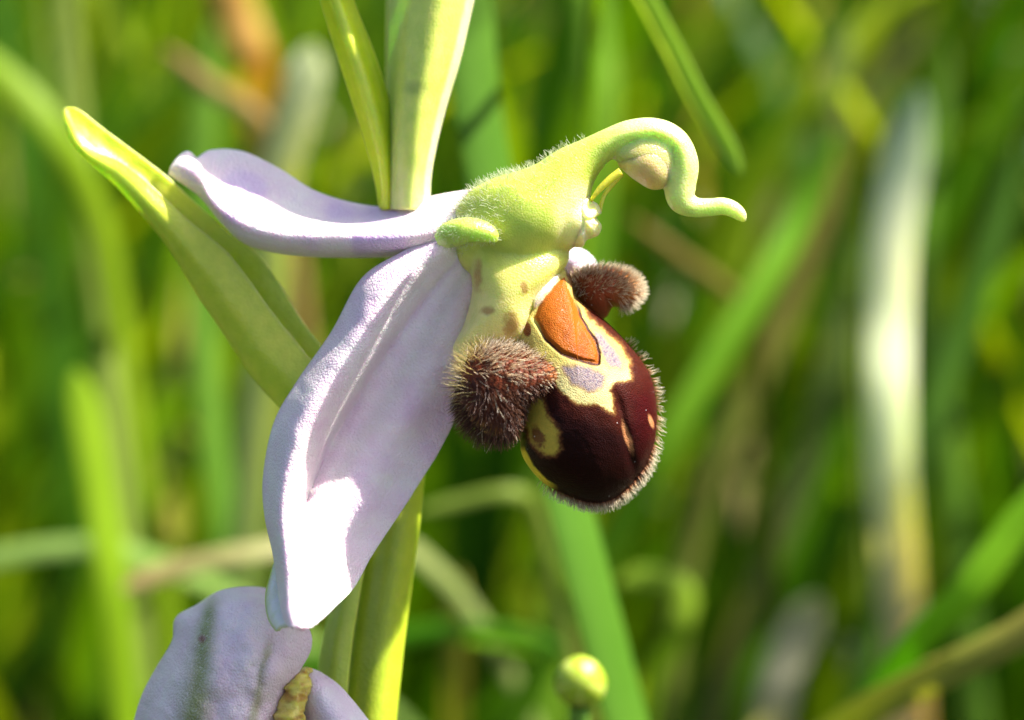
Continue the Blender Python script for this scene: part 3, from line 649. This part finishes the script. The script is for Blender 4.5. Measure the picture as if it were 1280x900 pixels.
def lipcol(px, py, f):
    n1 = lipn(px, py)
    c = np.full(px.shape + (3,), (.012, .0018, .0016), float)
    c = mixc(c, (.040, .0025, .0035), sm(px - .55 * (py - 480) + n1 * 4, 735, 800) * .9)  # redder towards the right, the lit side put into the colour
    c = mixc(c, (.045, .008, .004), sm(sdf(px, py, YEL) + n1, 34, 4) * .8)
    n2 = n1 + 2.2 * (vnoise(px * .45, py * .45) - .5) + 1.6 * (vnoise(px * 1.1, py * 1.1) - .5)
    c = mixc(c, (.20, .09, .025), sm(sdf(px, py, YEL) + n2, 5, 0) * .8)
    y = sm(sdf(px, py, YEL) + n2, 1.5, -2.5)
    c = mixc(c, (.46, .40, .10), y)
    c = mixc(c, (.48, .44, .19), y * sm(py, 440, 480))
    d = sdf(px, py, YLL) + n2; c = mixc(c, (.16, .06, .02), sm(d, 6, 0) * .8); c = mixc(c, (.44, .35, .05), sm(d, 2, -4))
    d = np.hypot((px - 673 - (py - 545) * .3) / 9, (py - 545) / 14) + n2 * .14; c = mixc(c, (.12, .04, .015), sm(d, 1.2, .7) * .9)
    for poly in (G1, G2):
        d = sdf(px, py, poly) + n1 * 1.1
        sp_ = vnoise(px * .8, py * .8); c = mixc(c, (.26, .15, .09), sm(d, 3, 0) * .7); c = mixc(c, (.17, .15, .20), sm(d, 1, -4) * (.5 + .5 * sp_)); c = mixc(c, (.10, .07, .10), sm(d, -1, -4) * sm(sp_, .62, .75) * .8)
    d = sdf(px, py, SPEC) + n1 * .5
    c = mixc(c, (.045, .010, .006), sm(d, 4.2, 2.4) * sm(px + py * 1.2, 1140, 1200)); c = mixc(c, (.33, .092, .008), sm(d, .8, -1.0))
    c = mixc(c, (.22, .05, .005), sm(d, 0, -1) * sm(fbm(px / 14, py / 30) + .5 + (py - 400) / 160, .5, .9) * .75)
    for x, y_, rx, ry, an_ in ((659, 411, 5.5, 9, .2), (652, 436, 9, 6, .2)):
        d = np.hypot((px - x) / rx, (py - y_) / ry) + n1 * .08; c = mixc(c, (.16, .05, .015), sm(d, 1.15, .8))
    for x, y_, rx, ry in ((784, 545, 4.6, 21), (814, 527, 3, 9)):
        xx = px - x - (py - y_) * .3
        d = np.hypot(xx / rx, (py - y_) / ry) + n1 * .07; c = mixc(c, (.38, .17, .07), sm(d, 1.25, .5))
    d = sdf(px, py, SHINE) + n1; c = mixc(c, (.80, .74, .52), sm(d, 2, -2))  # cream white painted in for the glare above the orange shield
    edge = sm(sdf(px, py, LIP), -7, -4) * sm(px, 700, 680) * sm(py, 556, 566)
    c = mixc(c, (.62, .52, .04), edge)
    back = 1 - f; c = mixc(c, (.42, .36, .08), back * .9)
    return c
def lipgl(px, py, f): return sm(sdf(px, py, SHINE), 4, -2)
def lipdisp(px, py):
    crease = .28 * np.exp(-(((px - 772) - (py - 500) * .22) / 7.) ** 2) * sm(py, 478, 510) * sm(py, 610, 570)
    rim = .16 * sm(np.abs(sdf(px, py, SPEC)), 5, 0)
    return crease + rim + .08 * fbm(px / 16, py / 16) - .35 * sm(sdf(px, py, SHINE), 4, -6)
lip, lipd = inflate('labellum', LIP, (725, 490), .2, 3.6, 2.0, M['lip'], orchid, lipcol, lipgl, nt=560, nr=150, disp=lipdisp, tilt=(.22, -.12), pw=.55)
lip['label'] = 'glossy maroon lip with an orange shield and yellow markings'
# pale bristles round the rim of the lip
V, Fc, P = lipd; cen = P.reshape(-1, 3)[Fc].mean(1); ring = (np.arange(len(Fc)) // 560)
nearrim = np.exp(-((ring - 147) / 6.) ** 2)
low = sm(cen[:, 1] + .35 * (cen[:, 0] - 740), 575, 625) + .10 * sm(cen[:, 0], 770, 800)
pos, nr, ix = sample_surface(V, Fc, 1300, RNG, nearrim * low + 1e-9)
pc = cen[ix]; outw = (pc[:, :2] - [725, 480]); outw /= np.linalg.norm(outw, axis=1)[:, None]
ow = outw[:, :1] * R_ - outw[:, 1:] * U_
hairs('rim_hair', pos, ow + .15 * nr + .22 * RNG.normal(0, 1, nr.shape), RNG.uniform(.00025, .00065, len(pos)), np.full(len(pos), .000018), M['rim_hair'], lip, segs=3)

# hairy side lobes
def lobec(px, py, f):
    c = np.full(px.shape + (3,), (.13, .030, .012), float)
    c = mixc(c, (.40, .15, .04), sm(px, 675, 700) * .8)
    return mixc(c, (.5, .36, .1), sm(np.hypot(px - 640, py - 470), 60, 85) * sm(px, 640, 600))
LOBE = [(704, 466), (694, 454), (670, 444), (640, 437), (612, 436), (590, 444), (577, 464), (575, 492), (583, 518), (600, 538), (622, 548), (642, 541), (650, 520), (660, 500), (682, 487), (699, 478)]
lobe, ld = inflate('side_lobe', LOBE, (625, 490), -2.4, 2.2, 2.4, M['lip'], lip, lobec, lambda px, py, f: px * 0, nt=150, nr=50)
V, Fc, P = ld; cen = P.reshape(-1, 3)[Fc].mean(1)
k = 4200; pos, nr, ix = sample_surface(V, Fc, k, RNG); pc = cen[ix]
ang = np.radians(np.interp(pc[:, 1], [438, 465, 500, 545], [-12, 12, 62, 105]) + 48 * sm(pc[:, 0], 625, 578) * sm(pc[:, 1], 450, 500))
comb2 = np.stack([np.cos(ang), np.sin(ang)], -1)
comb = comb2[:, :1] * R_ - comb2[:, 1:] * U_
ln = np.interp(pc[:, 0], [565, 600, 650, 700], [.00085, .0009, .00055, .00024]) * RNG.uniform(.65, 1.15, k)
dirs = nr * .62 + comb * .95 + RNG.normal(0, .2, (k, 3))
bright = (RNG.random(k) < .03 + .75 * sm(pc[:, 1] - .12 * (pc[:, 0] - 640), 482, 462) * sm(pc[:, 0], 578, 600) * (1 - .55 * sm(pc[:, 0], 665, 685)))  # upper hairs take a paler colour, painted as sunlit
hairs('lobe_hair', pos[bright], dirs[bright], ln[bright] * 1.05, np.full(bright.sum(), .000021), M['lit_brown_hair'], lip)
hairs('lobe_hair', pos[~bright], dirs[~bright], ln[~bright] * 1.1, np.full((~bright).sum(), .000018), M['dark_hair'], lip)
# soft pale fuzz where the lobe meets the throat
V, Fc, P = ld; lw = np.exp(-((cen[:, 0] - 575) / 16.) ** 2) + np.exp(-((cen[:, 1] - 438) / 10.) ** 2) * sm(cen[:, 0], 625, 590)
pos, nr, ix = sample_surface(V, Fc, 420, RNG, lw + 1e-6); pc = cen[ix]; rad2 = (pc[:, :2] - [635, 490]) / 60.
hairs('fuzz', pos, nr * .5 + (rad2[:, :1] * R_ - rad2[:, 1:] * U_) * .9 + RNG.normal(0, .2, nr.shape), RNG.uniform(.0005, .0011, len(pos)), np.full(len(pos), .000010), M['pale_hair'], lip)
FAR = [(714, 348), (735, 338), (756, 336), (778, 340), (795, 350), (800, 364), (794, 376), (780, 384), (766, 384), (758, 396), (745, 400), (730, 392), (718, 372)]
def farc(px, py, f): return mixc(np.full(px.shape + (3,), (.22, .05, .018), float), (.42, .17, .05), sm(px, 760, 792))
far, fd = inflate('side_lobe', FAR, (752, 364), 2.6, 1.9, 1.9, M['lip'], lip, farc, lambda px, py, f: px * 0, nt=120, nr=40)
V, Fc, P = fd; cen = P.reshape(-1, 3)[Fc].mean(1)
wgt = (sm(cen[:, 1], 378, 356) + sm(cen[:, 0], 768, 785)) + 1e-6
k = 2400; pos, nr, ix = sample_surface(V, Fc, k, RNG, wgt)
hairs('lobe_hair', pos, nr + .5 * R_ + RNG.normal(0, .25, nr.shape), RNG.uniform(.0003, .0006, k), np.full(k, .000015), M['rim_hair'], lip, segs=3)

# ---- the flower below
def lowcol(px, py, u, v):
    c = np.full(px.shape + (3,), (.86, .76, .75), float)
    c = mixc(c, (.72, .55, .66), sm(vnoise(v * 11, u * 2), .45, .9) * .5)
    g1 = np.exp(-((px - (268 - (py - 740) * .16)) / (9 + (py - 740) * .07)) ** 2)
    c = mixc(c, (.24, .30, .08), g1 * sm(py, 735, 770) * .95)
    g2 = np.exp(-((px - (338 - (py - 790) * .22)) / 6) ** 2); c = mixc(c, (.34, .36, .12), g2 * sm(py, 785, 820) * .7)
    g3 = np.exp(-((px - (212 - (py - 800) * .3)) / 8) ** 2); c = mixc(c, (.55, .5, .42), g3 * .4)
    d = np.hypot((px - 255) / 5, (py - 800) / 5); return mixc(c, (.22, .10, .06), sm(d, 1.2, .6))
def fwd(g_): return [[(x, y, z - 4.5) for x, y, z in row] for row in g_]
patch('sepal', fwd([[(246, 760, 9), (272, 743, 8.6), (300, 737, 8.4), (330, 738, 8.4), (352, 748, 9)],
                [(222, 774, 8), (262, 764, 5.8), (305, 760, 5), (345, 770, 5), (382, 784, 6)],
                [(218, 802, 7.6), (252, 802, 4.2), (300, 800, 3.4), (345, 806, 3.6), (387, 808, 5.4)],
                [(198, 836, 7.6), (240, 840, 3.6), (290, 842, 2.8), (335, 842, 3.2), (372, 838, 5)],
                [(182, 866, 7.6), (225, 872, 3.4), (275, 876, 2.6), (318, 874, 3.0), (353, 864, 4.8)],
                [(172, 896, 7.6), (212, 905, 3.4), (265, 912, 2.6), (310, 908, 3.0), (345, 898, 4.8)],
                [(160, 950, 7.6), (205, 960, 4), (255, 965, 3.4), (300, 962, 3.6), (338, 950, 5)],
                [(180, 1010, 7.6), (215, 1020, 5), (250, 1024, 4.6), (290, 1020, 5), (325, 1005, 6)]]), M['tepal'], orchid, 120, 80, .32, lowcol, wob=.5, ws=34)['label'] = 'withering lilac sepal with green stripes on the lower flower'
patch('sepal', fwd([[(372, 845, 7), (384, 838, 6.4), (398, 842, 6.6)], [(362, 870, 6.6), (392, 860, 5.2), (424, 860, 6)], [(368, 900, 6.4), (408, 885, 4.6), (456, 898, 6)], [(380, 950, 6.4), (425, 930, 4.6), (490, 950, 6)], [(400, 1010, 6.8), (440, 1000, 5.4), (480, 1010, 6.6)]]), M['tepal'], orchid, 60, 40, .32, lilac((.76, .7, .76), LP), wob=.2)['label'] = 'pale sepal of the lower flower beside the stem'
def lcc(px, py, u, v): return mixc(np.full(px.shape + (3,), (.66, .55, .12), float), (.42, .2, .03), sm(fbm(px / 9, py / 9) + .5, .5, .7) * .8)
def lump(P, u, v):
    P = P.copy(); P[..., 0] += 9 * fbm(P[..., 1] / 9 + v, P[..., 0] / 9 + 3) * 2; P[..., 2] += .8 * fbm(P[..., 1] / 8, P[..., 0] / 8 + v); return P
lowcolumn, _ = tube('column', [(384, 834, 1.6, 2, .2), (380, 842, 1.2, 9, .6), (371, 862, .4, 15, .9), (364, 885, .2, 18, 1.1), (358, 915, .2, 22, 1.3), (350, 960, .8, 24, 1.4)], M['throat'], orchid, 70, 30, lcc, lump)
lowcolumn['label'] = 'crumpled yellow column of the lower flower'
